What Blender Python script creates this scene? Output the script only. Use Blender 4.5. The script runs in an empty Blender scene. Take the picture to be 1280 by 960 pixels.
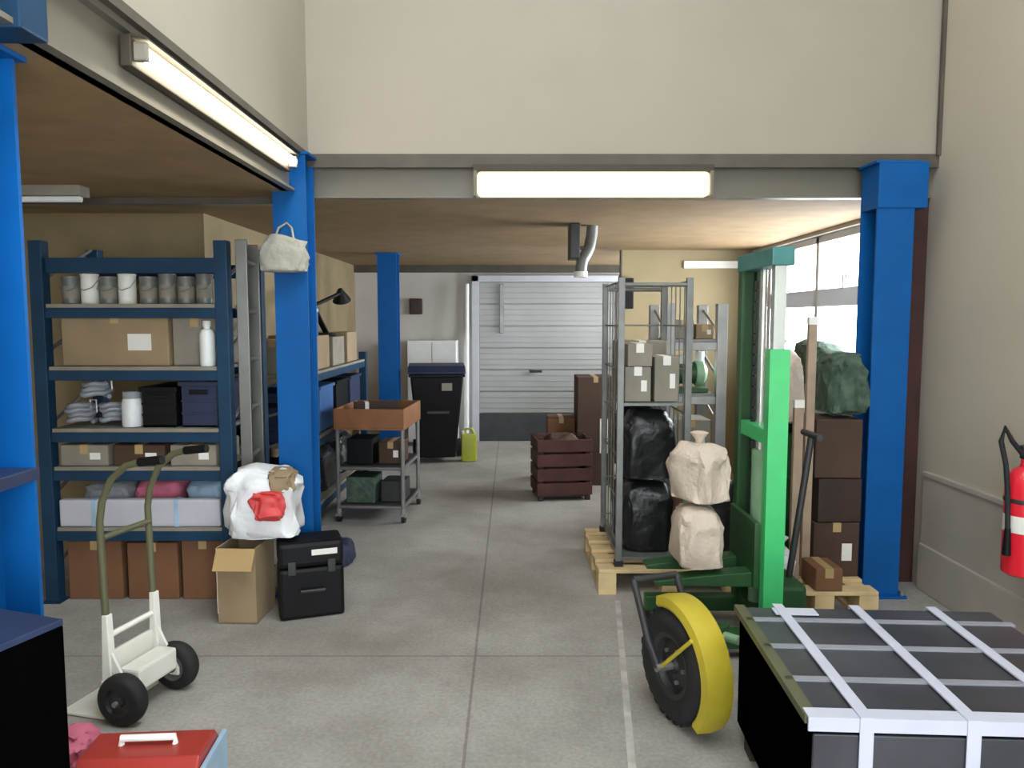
import bpy, bmesh, math, random
from mathutils import Vector, Matrix, noise
random.seed(7)
PI = math.pi
scene = bpy.context.scene
COL = scene.collection

# ------------------------------------------------------------------ camera
F = 950.0
H = 1.55
PITCH = math.atan(80 / F)
cam_d = bpy.data.cameras.new('camera')
cam_d.sensor_width = 36
cam_d.lens = 36 * F / 1280
cam = bpy.data.objects.new('camera', cam_d)
COL.objects.link(cam)
cam.location = (0, 0, H)
cam.rotation_euler = (PI / 2 - PITCH, 0, 0)
cam_d.clip_start = 0.05
scene.camera = cam
scene.view_settings.view_transform = 'Standard'
scene.view_settings.look = 'None'
scene.view_settings.gamma = 1
scene.view_settings.use_curve_mapping = False
scene.view_settings.exposure = 0.0


# ------------------------------------------------------------------ materials
def lin(c):
    c = c / 255.0
    return c / 12.92 if c <= 0.04045 else ((c + 0.055) / 1.055) ** 2.4


def rgb(t):
    return (lin(t[0]), lin(t[1]), lin(t[2]), 1)


def mat(name, c, rough=0.6, metal=0.0, var=0.14, scale=6.0, bump=0.0, bscale=40.0, coat=0.0, c2=None, detail=4.0):
    m = bpy.data.materials.new(name)
    m.use_nodes = True
    nt = m.node_tree
    N, L = nt.nodes, nt.links
    b = N['Principled BSDF']
    b.inputs['Roughness'].default_value = rough
    b.inputs['Metallic'].default_value = metal
    b.inputs['Coat Weight'].default_value = coat
    tc = N.new('ShaderNodeTexCoord')
    nz = N.new('ShaderNodeTexNoise')
    nz.inputs['Scale'].default_value = scale
    nz.inputs['Detail'].default_value = detail
    L.new(tc.outputs['Object'], nz.inputs['Vector'])
    cr = N.new('ShaderNodeValToRGB')
    a = rgb(c)
    d = rgb(c2) if c2 else tuple(x * (1 - 2 * var) for x in a[:3]) + (1,)
    cr.color_ramp.elements[0].position = 0.35
    cr.color_ramp.elements[1].position = 0.65
    cr.color_ramp.elements[0].color = d
    cr.color_ramp.elements[1].color = a
    L.new(nz.outputs['Fac'], cr.inputs['Fac'])
    L.new(cr.outputs['Color'], b.inputs['Base Color'])
    if bump > 0:
        n2 = N.new('ShaderNodeTexNoise')
        n2.inputs['Scale'].default_value = bscale
        n2.inputs['Detail'].default_value = 5
        L.new(tc.outputs['Object'], n2.inputs['Vector'])
        bp = N.new('ShaderNodeBump')
        bp.inputs['Strength'].default_value = bump
        bp.inputs['Distance'].default_value = 0.02
        L.new(n2.outputs['Fac'], bp.inputs['Height'])
        L.new(bp.outputs['Normal'], b.inputs['Normal'])
    return m


def emit(name, c, s):
    m = bpy.data.materials.new(name)
    m.use_nodes = True
    nt = m.node_tree
    nt.nodes.clear()
    e = nt.nodes.new('ShaderNodeEmission')
    e.inputs['Color'].default_value = rgb(c)
    e.inputs['Strength'].default_value = s
    o = nt.nodes.new('ShaderNodeOutputMaterial')
    nt.links.new(e.outputs[0], o.inputs[0])
    return m


def glass_mat():
    m = bpy.data.materials.new('window_glass')
    m.use_nodes = True
    nt = m.node_tree
    nt.nodes.clear()
    t = nt.nodes.new('ShaderNodeBsdfTransparent')
    g = nt.nodes.new('ShaderNodeBsdfGlossy')
    g.inputs['Roughness'].default_value = 0.03
    mx = nt.nodes.new('ShaderNodeMixShader')
    mx.inputs[0].default_value = 0.07
    o = nt.nodes.new('ShaderNodeOutputMaterial')
    nt.links.new(t.outputs[0], mx.inputs[1])
    nt.links.new(g.outputs[0], mx.inputs[2])
    nt.links.new(mx.outputs[0], o.inputs[0])
    return m


def milky_mat():
    m = bpy.data.materials.new('milky_plastic')
    m.use_nodes = True
    nt = m.node_tree
    b = nt.nodes['Principled BSDF']
    b.inputs['Base Color'].default_value = rgb((200, 202, 208))
    b.inputs['Roughness'].default_value = .5
    tr = nt.nodes.new('ShaderNodeBsdfTranslucent')
    tr.inputs['Color'].default_value = rgb((196, 200, 208))
    mx = nt.nodes.new('ShaderNodeMixShader')
    mx.inputs[0].default_value = .14
    nt.links.new(b.outputs[0], mx.inputs[1])
    nt.links.new(tr.outputs[0], mx.inputs[2])
    nt.links.new(mx.outputs[0], nt.nodes['Material Output'].inputs[0])
    return m


def floor_mat():
    m = mat('worn_concrete', (176, 173, 166), 0.62, 0, scale=1.3, c2=(150, 146, 138), bump=0.12, bscale=25, detail=8)
    nt = m.node_tree
    N, L = nt.nodes, nt.links
    b = N['Principled BSDF']
    src = b.inputs['Base Color'].links[0].from_socket
    tc = [n for n in N if n.type == 'TEX_COORD'][0]
    # fine speckle
    n3 = N.new('ShaderNodeTexNoise')
    n3.inputs['Scale'].default_value = 60
    n3.inputs['Detail'].default_value = 6
    L.new(tc.outputs['Object'], n3.inputs['Vector'])
    r3 = N.new('ShaderNodeMapRange')
    r3.inputs['From Min'].default_value = 0.3
    r3.inputs['From Max'].default_value = 0.7
    r3.inputs['To Min'].default_value = 0.82
    r3.inputs['To Max'].default_value = 1.08
    L.new(n3.outputs['Fac'], r3.inputs['Value'])
    # stains
    n4 = N.new('ShaderNodeTexNoise')
    n4.inputs['Scale'].default_value = 4.5
    n4.inputs['Detail'].default_value = 10
    n4.inputs['Roughness'].default_value = 0.7
    L.new(tc.outputs['Object'], n4.inputs['Vector'])
    r4 = N.new('ShaderNodeMapRange')
    r4.inputs['From Min'].default_value = 0.35
    r4.inputs['From Max'].default_value = 0.6
    r4.inputs['To Min'].default_value = 0.86
    r4.inputs['To Max'].default_value = 1.0
    L.new(n4.outputs['Fac'], r4.inputs['Value'])
    # sawn joints
    br = N.new('ShaderNodeTexBrick')
    br.offset = 0.0
    br.inputs['Color1'].default_value = (1, 1, 1, 1)
    br.inputs['Color2'].default_value = (1, 1, 1, 1)
    br.inputs['Mortar'].default_value = (0.62, 0.61, 0.6, 1)
    br.inputs['Scale'].default_value = 1
    br.inputs['Mortar Size'].default_value = 0.006
    br.inputs['Brick Width'].default_value = 3.0
    br.inputs['Row Height'].default_value = 3.4
    mp = N.new('ShaderNodeMapping')
    mp.inputs['Location'].default_value = (0.17, 0.0, 0)
    L.new(tc.outputs['Object'], mp.inputs['Vector'])
    L.new(mp.outputs['Vector'], br.inputs['Vector'])
    cur = src
    for s in (r3.outputs['Result'], r4.outputs['Result'], br.outputs['Color']):
        mx = N.new('ShaderNodeMix')
        mx.data_type = 'RGBA'
        mx.blend_type = 'MULTIPLY'
        mx.inputs[0].default_value = 1
        L.new(cur, mx.inputs[6])
        L.new(s, mx.inputs[7])
        cur = mx.outputs[2]
    L.new(cur, b.inputs['Base Color'])
    return m


M = {}
M['floor'] = floor_mat()
M['floorline'] = mat('worn_white_floor_paint', (198, 194, 184), 0.6, scale=9, c2=(158, 154, 146), detail=8)
M['panel'] = mat('cream_sandwich_panel', (156, 148, 133), 0.5, var=0.03, scale=1.5)
M['rightwall'] = mat('warm_grey_wall_paint', (186, 178, 160), 0.6, var=0.03, scale=1.2)
M['plinth'] = mat('grey_plinth_paint', (172, 165, 152), 0.6, var=0.06, scale=3)
M['greywall'] = mat('grey_wall_paint', (206, 202, 196), 0.7, var=0.05, scale=2)
M['tanwall'] = mat('tan_plywood', (148, 133, 98), 0.7, var=0.07, scale=3)
M['darkwall'] = mat('brown_partition_board', (140, 124, 92), 0.8, var=0.1, scale=3)
M['chip'] = mat('brown_chipboard', (146, 120, 84), 0.75, var=0.1, scale=5, bump=0.1)
M['beam'] = mat('grey_beam_paint', (108, 103, 90), 0.38, var=0.05, scale=3)
M['seal'] = mat('dark_joint_strip', (84, 78, 66), 0.6)
M['blue'] = mat('blue_steel_paint', (5, 84, 150), 0.5, var=0.07, scale=5, coat=0.0)
M['rackblue'] = mat('dark_blue_rack_paint', (26, 58, 84), 0.45, var=0.1)
M['redprimer'] = mat('dark_red_primer', (66, 34, 30), 0.7)
M['steel'] = mat('bare_steel', (158, 158, 154), 0.4, metal=0.6, var=0.12)
M['galv'] = mat('galvanised_steel', (122, 124, 120), 0.45, metal=0.35, var=0.1, scale=14)
M['alu'] = mat('aluminium', (112, 112, 106), 0.35, metal=0.5, var=0.08)
M['chrome'] = mat('polished_steel', (206, 212, 208), 0.2, metal=0.7, var=0.05)
M['darkmetal'] = mat('dark_grey_metal', (58, 58, 58), 0.5, metal=0.3)
M['black'] = mat('black_plastic', (18, 18, 20), 0.5, var=0.15)
M['satinblack'] = mat('satin_black_lacquer', (4, 4, 4), 0.9, var=0.1)
M['rubber'] = mat('black_rubber', (30, 30, 31), 0.75, var=0.2, scale=12, bump=0.2)
M['blackbag'] = mat('black_polythene', (28, 31, 30), 0.35, bump=0.5, bscale=14)
M['carton'] = mat('brown_cardboard', (122, 84, 56), 0.8, var=0.1, scale=4)
M['carton2'] = mat('pale_cardboard', (150, 130, 100), 0.8, var=0.1, scale=4)
M['carton3'] = mat('dark_cardboard', (74, 54, 40), 0.85, var=0.14, scale=4)
M['greybox'] = mat('grey_board', (138, 132, 118), 0.75, var=0.1)
M['tape'] = mat('parcel_tape', (176, 150, 104), 0.35, var=0.05)
M['white'] = mat('white_plastic', (226, 228, 226), 0.45, var=0.04)
M['whitebag'] = mat('white_bag_film', (222, 224, 226), 0.4, bump=0.5, bscale=12, var=0.06)
M['redprint'] = mat('red_print', (204, 62, 62), 0.5, var=0.08)
M['foam'] = mat('pale_grey_foam', (184, 184, 192), 0.7, var=0.05)
M['greycloth'] = mat('off_white_cloth', (156, 155, 144), 0.85, bump=0.4, bscale=30, var=0.08)
M['pink'] = mat('pink_cloth', (208, 112, 136), 0.8, bump=0.4, bscale=20)
M['greybag'] = mat('grey_bag_film', (150, 154, 160), 0.5, bump=0.4, bscale=14, var=0.1)
M['creamsack'] = mat('cream_woven_sack', (214, 198, 180), 0.8, bump=0.4, bscale=60, var=0.1)
M['cream'] = mat('cream_enamel', (230, 229, 218), 0.4, var=0.06)
M['olive'] = mat('olive_enamel', (92, 92, 66), 0.45, var=0.1)
M['olivedark'] = mat('dark_olive_enamel', (58, 52, 38), 0.6, var=0.05)
M['green'] = mat('bright_green_enamel', (72, 200, 118), 0.35, var=0.06, coat=0.2)
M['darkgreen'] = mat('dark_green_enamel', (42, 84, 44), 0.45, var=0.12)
M['teal'] = mat('teal_enamel', (60, 128, 124), 0.4)
M['palegreen'] = mat('pale_green_enamel', (148, 190, 150), 0.4)
M['greencloth'] = mat('green_netting', (52, 72, 58), 0.8, bump=0.6, bscale=30, c2=(76, 96, 80), scale=16)
M['yellow'] = mat('yellow_enamel', (188, 170, 48), 0.45, var=0.12)
M['lime'] = mat('yellow_green_plastic', (176, 186, 52), 0.45, var=0.08)
M['wood'] = mat('pale_pine', (222, 196, 146), 0.7, scale=7, var=0.12)
M['timber'] = mat('grey_brown_timber', (168, 146, 124), 0.75, scale=7, var=0.12)
M['orangewood'] = mat('varnished_orange_wood', (146, 96, 56), 0.5, scale=6, var=0.16)
M['darkwood'] = mat('dark_brown_wood', (54, 36, 28), 0.65, scale=6, var=0.2)
M['redwood'] = mat('red_brown_board', (80, 44, 36), 0.7, scale=5, var=0.2)
M['navy'] = mat('navy_plastic', (34, 46, 76), 0.5)
M['midblue'] = mat('mid_blue_plastic', (54, 100, 156), 0.45)
M['palebluebag'] = mat('pale_blue_plastic', (160, 190, 214), 0.45)
M['redtool'] = mat('red_toolbox_enamel', (158, 52, 44), 0.38, var=0.08)
M['extred'] = mat('extinguisher_red', (222, 34, 52), 0.3, var=0.04, coat=0.3)
M['sheetdark'] = mat('dark_slate_panel', (66, 68, 74), 0.42, scale=3, c2=(48, 50, 56))
M['sheetgrey'] = mat('grey_seam_strip', (146, 148, 156), 0.5, var=0.08)
M['strapwhite'] = mat('white_woven_strap', (196, 199, 214), 0.5, var=0.03)
M['door'] = mat('pale_grey_door_panel', (164, 166, 164), 0.27, var=0.05, scale=2)
M['doordark'] = mat('dark_grey_rubber_sill', (64, 68, 72), 0.6)
M['frame'] = mat('grey_white_window_frame', (196, 198, 204), 0.45, var=0.04)
M['glass'] = glass_mat()
M['milky'] = milky_mat()
M['tube'] = emit('fluorescent_tube', (255, 244, 216), 22.0)
M['diffuser'] = emit('warm_light_diffuser', (255, 234, 176), 2.6)
M['paper'] = mat('pale_blue_paper_label', (206, 226, 236), 0.6, var=0.03)
M['papergrey'] = mat('white_paper_label', (226, 224, 216), 0.6, var=0.03)


for k_, v_ in (('blue', .2), ('satinblack', .0), ('rackblue', .25), ('black', .2)):
    M[k_].node_tree.nodes['Principled BSDF'].inputs['Specular IOR Level'].default_value = v_

# ------------------------------------------------------------------ mesh helper
class MB:
    def __init__(s):
        s.bm = bmesh.new()

    def _x(s, verts, T):
        if T is not None:
            bmesh.ops.transform(s.bm, matrix=T, verts=verts)

    def box(s, x0, x1, y0, y1, z0, z1, bev=0.0, T=None):
        r = bmesh.ops.create_cube(s.bm, size=1)
        vs = r['verts']
        m = Matrix.Translation(((x0 + x1) / 2, (y0 + y1) / 2, (z0 + z1) / 2)) @ Matrix.Diagonal((x1 - x0, y1 - y0, z1 - z0, 1))
        bmesh.ops.transform(s.bm, matrix=m, verts=vs)
        if bev > 0:
            es = list({e for v in vs for e in v.link_edges})
            rb = bmesh.ops.bevel(s.bm, geom=es, offset=bev, segments=2, profile=0.6, affect='EDGES')
            vs = list({v for f in rb['faces'] for v in f.verts} | {v for v in vs if v.is_valid})
        s._x(vs, T)
        return s

    def cyl(s, p, q, r, r2=None, n=20):
        p, q = Vector(p), Vector(q)
        d = q - p
        rr = bmesh.ops.create_cone(s.bm, cap_ends=True, segments=n, radius1=r, radius2=r if r2 is None else r2, depth=d.length)
        T = Matrix.Translation((p + q) / 2) @ d.to_track_quat('Z', 'Y').to_matrix().to_4x4()
        bmesh.ops.transform(s.bm, matrix=T, verts=rr['verts'])
        return s

    def tube(s, pts, r, n=10, closed=False):
        pts = [Vector(p) for p in pts]
        rings = []
        k = len(pts)
        up = None
        for i, p in enumerate(pts):
            a = pts[i - 1] if (i > 0 or closed) else p
            b = pts[(i + 1) % k] if (i < k - 1 or closed) else p
            t = (b - a).normalized()
            if up is None:
                up = t.orthogonal().normalized()
            up = (up - t * up.dot(t)).normalized()
            v = t.cross(up)
            rings.append([s.bm.verts.new(p + (up * math.cos(2 * PI * j / n) + v * math.sin(2 * PI * j / n)) * r) for j in range(n)])
        rng = range(k if closed else k - 1)
        for i in rng:
            A, B = rings[i], rings[(i + 1) % k]
            for j in range(n):
                s.bm.faces.new((A[j], A[(j + 1) % n], B[(j + 1) % n], B[j]))
        if not closed:
            s.bm.faces.new(list(reversed(rings[0])))
            s.bm.faces.new(rings[-1])
        return s

    def lathe(s, prof, n=28, T=None):
        """prof: (r, z) pairs about the z axis"""
        rings = []
        new = []
        for r, z in prof:
            if r < 1e-5:
                v = s.bm.verts.new((0, 0, z))
                rings.append([v])
                new.append(v)
            else:
                ring = [s.bm.verts.new((r * math.cos(2 * PI * j / n), r * math.sin(2 * PI * j / n), z)) for j in range(n)]
                rings.append(ring)
                new += ring
        for A, B in zip(rings, rings[1:]):
            for j in range(n):
                k = (j + 1) % n
                if len(A) == 1 and len(B) == 1:
                    continue
                if len(A) == 1:
                    s.bm.faces.new((A[0], B[k], B[j]))
                elif len(B) == 1:
                    s.bm.faces.new((A[j], A[k], B[0]))
                else:
                    s.bm.faces.new((A[j], A[k], B[k], B[j]))
        s._x(new, T)
        return s

    def prism(s, poly, axis, a, b):
        """extrude a closed polygon (2-D) along axis from a to b"""
        def P(u, v, w):
            return {'x': (w, u, v), 'y': (u, w, v), 'z': (u, v, w)}[axis]
        A = [s.bm.verts.new(P(u, v, a)) for u, v in poly]
        B = [s.bm.verts.new(P(u, v, b)) for u, v in poly]
        n = len(poly)
        s.bm.faces.new(A)
        s.bm.faces.new(list(reversed(B)))
        for i in range(n):
            s.bm.faces.new((A[i], B[i], B[(i + 1) % n], A[(i + 1) % n]))
        return s

    def blob(s, sx, sy, sz, seed=0, rough=0.16, freq=2.2, p=0.55, T=None, sub=4, flat=True):
        """a soft bag: superellipsoid with a flattened base, base at z=0"""
        r = bmesh.ops.create_icosphere(s.bm, subdivisions=sub, radius=1)
        o = Vector((seed * 3.17, seed * 1.31, seed * 2.71))
        for v in r['verts']:
            c = v.co.copy()
            q = Vector([math.copysign(abs(k) ** p, k) for k in c])
            k = 1 + rough * noise.noise(c * freq + o) + 0.5 * rough * noise.noise(c * freq * 2.7 + o)
            z = q.z
            if flat and z < -0.55:
                z = -0.55 - (abs(z) - 0.55) * 0.15
            v.co = Vector((q.x * sx / 2 * k, q.y * sy / 2 * k, z))
        zs = [v.co.z for v in r['verts']]
        lo, hi = min(zs), max(zs)
        for v in r['verts']:
            z = (v.co.z - lo) / (hi - lo)
            v.co.z = z * sz * (1 + (0.10 * noise.noise(Vector((v.co.x * 9, v.co.y * 9, seed)) ) if z > 0.3 else 0))
        s._x(r['verts'], T)
        return s

    def build(s, name, m, parent=None, smooth=False, bevel=0.0):
        bmesh.ops.recalc_face_normals(s.bm, faces=s.bm.faces)
        me = bpy.data.meshes.new(name)
        s.bm.to_mesh(me)
        s.bm.free()
        me.materials.append(M[m] if isinstance(m, str) else m)
        o = bpy.data.objects.new(name, me)
        COL.objects.link(o)
        if parent:
            o.parent = parent
        if smooth:
            for p in me.polygons:
                p.use_smooth = True
            try:
                me.set_sharp_from_angle(angle=math.radians(40))
            except Exception:
                pass
        if bevel > 0:
            b = o.modifiers.new('edge_bevel', 'BEVEL')
            b.width = bevel
            b.segments = 2
            b.limit_method = 'ANGLE'
        return o


def tag(o, label, cat, group=None):
    o['label'] = label
    o['category'] = cat
    if group:
        o['group'] = group
    return o


def thing(name, label, cat, loc=(0, 0, 0), rz=0.0, group=None):
    o = bpy.data.objects.new(name, None)
    o.empty_display_size = 0.1
    COL.objects.link(o)
    o.location = loc
    if loc[2] > .1 and cat not in ('lamp', 'extinguisher'):
        o.location.z += .0015      # a hair of clearance above what it rests on
    o.rotation_euler = (0, 0, rz)
    return tag(o, label, cat, group)


def struct(o):
    o['kind'] = 'structure'
    return o


def sbox(name, m, x0, x1, y0, y1, z0, z1, bev=0.0):
    return struct(MB().box(x0, x1, y0, y1, z0, z1, bev).build(name, m))


def copy_tree(o, parent=None):
    c = o.copy()
    COL.objects.link(c)
    if parent:
        c.parent = parent
    for ch in [x for x in o.children]:
        copy_tree(ch, c)
    return c


# ------------------------------------------------------------------ the setting
XR = 2.38          # inner face of the right wall
YB = 9.75          # inner face of the back wall
YM = 4.40          # front line of the raised floor at the back
XM = -1.14         # front line of the raised floor on the left
ZC = 2.24          # its underside
ZT = 2.46          # top of its edge beam
YF = -2.2          # wall behind the camera, with the open door
HT = 5.0
DOORH = 3.0
XL = -4.0

sbox('floor', 'floor', XL - .2, XR + .2, YF - 1.6, YB + .2, -0.12, 0)
SKX0, SKX1, SKY0, SKY1 = -.55, 1.75, -1.3, 3.1     # roof light over the hall
mb = MB()
mb.box(XM - .1, SKX0, YF - .2, YM + .1, HT, HT + .12).box(SKX1, XR + .2, YF - .2, YM + .1, HT, HT + .12)
mb.box(SKX0, SKX1, YF - .2, SKY0, HT, HT + .12).box(SKX0, SKX1, SKY1, YM + .1, HT, HT + .12)
struct(mb.build('ceiling', 'panel'))
mb = MB()
for k in range(5):
    yy = SKY0 + k * (SKY1 - SKY0) / 4
    mb.box(SKX0, SKX1, yy - .03, yy + .03, HT + .02, HT + .08)
for xx in (SKX0, SKX1):
    mb.box(xx - .03, xx + .03, SKY0, SKY1, HT + .02, HT + .08)
sky_win = struct(mb.build('window_2', 'frame'))
MB().box(SKX0, SKX1, SKY0, SKY1, HT + .045, HT + .053).build('window_pane', 'glass', sky_win)

# right wall with its window opening
WY0, WY1, WZ0, WZ1 = 4.72, 7.25, 1.14, 2.21
mb = MB()
mb.box(XR, XR + .2, YF - .2, WY0, 0, HT)
BY0, BY1 = 7.95, 9.45          # unseen window behind the tan partition, added to light the back door
mb.box(XR, XR + .2, WY1, BY0, 0, HT)
mb.box(XR, XR + .2, BY1, YB + .2, 0, HT)
mb.box(XR, XR + .2, BY0, BY1, 0, WZ0)
mb.box(XR, XR + .2, BY0, BY1, WZ1, HT)
mb.box(XR, XR + .2, WY0, WY1, 0, WZ0)
mb.box(XR, XR + .2, WY0, WY1, WZ1, HT)
struct(mb.build('wall_right', 'rightwall'))
sbox('wall_back', 'greywall', -2.2, XR + .2, YB, YB + .2, 0, ZC)
sbox('wall_partition', 'tanwall', 1.09, XR, 7.6, 7.66, 0, ZC)
sbox('trim_1', 'papergrey', 1.7, 2.3, 7.58, 7.6, 2.06, 2.13)
sbox('trim_2', 'seal', 1.075, 1.09, 7.59, 7.67, 0, ZC)
sbox('wall_left', 'darkwall', -2.2, -2.0, 5.0, YB, 0, ZC)
sbox('wall_recess', 'darkwall', XL, -2.2, 5.0, 5.2, 0, ZC)
sbox('wall_wing', 'darkwall', XL - .2, XL, YF - .2, 5.2, 0, ZC)
# wall behind the camera: closed at the wing, a wide open door in the hall
mb = MB()
FX0, FX1, FZ0, FZ1 = -2.5, -1.25, .8, 2.15        # window of the wing, behind the camera
mb.box(XL - .2, FX0, YF - .2, YF, 0, HT).box(FX1, XM - .02, YF - .2, YF, 0, HT)
mb.box(FX0, FX1, YF - .2, YF, 0, FZ0).box(FX0, FX1, YF - .2, YF, FZ1, HT)
mb.box(XM - .02, XR + .2, YF - .2, YF, DOORH, HT)
struct(mb.build('wall_front', 'panel'))

# raised floor: undersides, cream fascia panels, edge beams
sbox('ceiling_back', 'chip', -2.2, XR, YM + .06, YB + .1, ZC, ZC + .06)
sbox('ceiling_wing', 'chip', XL - .1, XM - .06, YF - .1, YM + .06, ZC, ZC + .06)
sbox('ceiling_recess', 'chip', XL - .1, -2.2, YM + .06, 5.2, ZC, ZC + .06)
mb = MB()
mb.box(XM - .1, XR, YM - .06, YM + .04, ZT, HT)
struct(mb.build('wall_fascia_back', 'panel', bevel=.004))
sbox('wall_fascia_left', 'panel', XM - .1, XM, YF, YM - .06, ZT, HT)
sbox('trim_3', 'seal', XM, XR, YM - .075, YM - .06, ZT - .062, ZT + .012)
sbox('trim_4', 'seal', XM - .015, XM + .012, YF, YM - .06, ZT - .02, ZT + .012)


def ibeam_poly(c, z0, z1, half, tf, tw):
    return [(c - half, z0), (c + half, z0), (c + half, z0 + tf), (c + tw, z0 + tf), (c + tw, z1 - tf), (c + half, z1 - tf),
            (c + half, z1), (c - half, z1), (c - half, z1 - tf), (c - tw, z1 - tf), (c - tw, z0 + tf), (c - half, z0 + tf)]


struct(MB().prism(ibeam_poly(YM + .02, ZC - .0, ZT - .02, .035, .014, .006), 'x', XM, XR).build('trim_5', 'beam'))
struct(MB().prism(ibeam_poly(XM - .06, ZC - .0, ZT - .02, .035, .014, .006), 'y', YF, YM - .25).build('trim_6', 'beam'))
sbox('trim_7', 'beam', XL, XM - .15, YM - .02, YM + .06, ZC - .035, ZC)
sbox('trim_8', 'seal', XL, XM - .15, YM - .03, YM - .02, ZC - .035, ZC)
sbox('trim_9', 'seal', -2.0, XR, YB - .06, YB, ZC - .09, ZC)

# right wall dressings
sbox('baseboard_right', 'plinth', XR - .035, XR, YF, YM - .1, 0, .27, .008)
sbox('trim_10', 'plinth', XR - .03, XR, YF, YM - .1, .66, .69, .006)
sbox('trim_11', 'plinth', XR - .02, XR, YF, YM - .1, .27, .66)
sbox('trim_12', 'redprimer', 2.26, XR - .005, YM + .0, YM + .16, 0, ZC)
sbox('trim_13', 'seal', XR - .02, XR, YM - .095, YM - .075, ZT, HT)  # dark strip standing in for the shading of the wall corner

# worn painted line on the floor
lw = math.atan2(.585 - .405, 4.1 - 2.4)
pl = struct(MB().box(-.014, .014, -1.4, .85, 0, .0015).build('trim_14', 'floorline'))
pl.location = (.495, 3.25, 0)
pl.rotation_euler = (0, 0, -lw)

# window in the right wall
fr = MB()
xw0, xw1 = XR + .05, XR + .11
w = .055
fr.box(xw0, xw1, WY0, WY1, WZ0, WZ0 + w)
fr.box(xw0, xw1, WY0, WY1, WZ1 - w, WZ1)
for y in (WY0, WY0 + .34, (WY0 + WY1) / 2 + .1, WY1 - w):
    fr.box(xw0, xw1, y, y + w, WZ0, WZ1)
win = struct(fr.build('window_1', 'frame', bevel=.004))
pn = MB().box(XR + .075, XR + .083, WY0, WY1, WZ0, WZ1).build('window_pane', 'glass', win)
MB().box(xw0 - .005, xw1, WY0 + .01, WY1 - .01, 1.655, 1.79, .004).build('transom_panel', 'milky', win)  # translucency put in to give the transom its bright window glare
sl = MB().box(XR - .06, XR + .05, WY0 - .03, WY1 + .03, WZ0 - .03, WZ0, .005).build('window_sill', 'frame', win)
hd = MB()
hd.box(XR + .02, XR + .05, 5.5, 5.53, 1.84, 1.88).box(XR + .0, XR + .02, 5.505, 5.525, 1.78, 1.875)
hd.build('window_handle', 'frame', win)

fr = MB()
for y in (BY0, (BY0 + BY1) / 2, BY1 - w):
    fr.box(xw0, xw1, y, y + w, WZ0, WZ1)
fr.box(xw0, xw1, BY0, BY1, WZ0, WZ0 + w).box(xw0, xw1, BY0, BY1, WZ1 - w, WZ1)
bfr = struct(fr.build('window_4', 'frame', bevel=.004))
MB().box(XR + .075, XR + .083, BY0, BY1, WZ0, WZ1).build('window_pane', 'glass', bfr)

fr = MB()
for x in (FX0, (FX0 + FX1) / 2, FX1 - .05):
    fr.box(x, x + .05, YF - .12, YF - .06, FZ0, FZ1)
fr.box(FX0, FX1, YF - .12, YF - .06, FZ0, FZ0 + .05).box(FX0, FX1, YF - .12, YF - .06, FZ1 - .05, FZ1)
wfr = struct(fr.build('window_3', 'frame'))
MB().box(FX0, FX1, YF - .095, YF - .087, FZ0, FZ1).build('window_pane', 'glass', wfr)

# sectional door in the back wall
DX0, DX1, DZ = -.42, 1.33, 2.03
dr = MB()
nsec = 6
sec = (DZ - .36) / nsec
for i in range(nsec):
    z0 = .36 + i * sec
    dr.box(DX0, DX1, YB - .075, YB - .035, z0 + .006, z0 + sec - .006, .008)
    for k in range(1, 4):
        dr.box(DX0 + .02, DX1 - .02, YB - .082, YB - .072, z0 + k * sec / 4 - .006, z0 + k * sec / 4 + .006, .003)
dr.box(DX0, DX1, YB - .05, YB - .035, .3, DZ)
door = struct(dr.build('door_1', 'door'))
MB().box(DX0, DX1, YB - .08, YB - .03, .0, .355, .008).build('door_sill', 'doordark', door)
fm = MB()
fm.box(DX0 - .09, DX0, YB - .1, YB, 0, DZ + .08, .006)
fm.box(DX1, DX1 + .09, YB - .1, YB, 0, DZ + .08, .006)
fm.box(DX0 - .09, DX1 + .09, YB - .1, YB, DZ, DZ + .08, .006)
fm.build('door_frame', 'frame', door)
MB().box(-.16, -.10, YB - .11, YB - .08, 1.38, 2.0, .008).build('door_track', 'steel', door)
MB().cyl((.3, YB - .085, .9), (.3, YB - .12, .9), .012).box(.22, .38, YB - .135, YB - .115, .885, .915, .005).build('door_handle', 'darkmetal', door)


# ------------------------------------------------------------------ steel columns
def column(label, x, y, top, rot=0, cap=True, group=None, wdt=.2):
    t = thing('steel_column', label, 'column', (x, y, 0), rot, 'blue steel columns carrying the raised floor')
    a = wdt / 2
    poly = [(-a, -a), (a, -a), (a, -a + .014), (.006, -a + .014), (.006, a - .014), (a, a - .014), (a, a), (-a, a), (-a, a - .014), (-.006, a - .014), (-.006, -a + .014), (-a, -a + .014)]
    MB().prism(poly, 'z', .015, top - .012).build('shaft', 'blue', t)
    MB().box(-a - .035, a + .035, -a - .035, a + .035, 0, .016).build('base_plate', 'blue', t, bevel=.003)
    MB().box(-a - .02, a + .02, -a - .01, a + .02, top - .013, top).build('cap_plate', 'blue', t)
    for sx in (-1, 1):
        for sy in (-1, 1):
            MB().cyl((sx * (a + .015), sy * (a + .015), .016), (sx * (a + .015), sy * (a + .015), .04), .012, n=6).build('bolt', 'steel', t)
    return t


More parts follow.
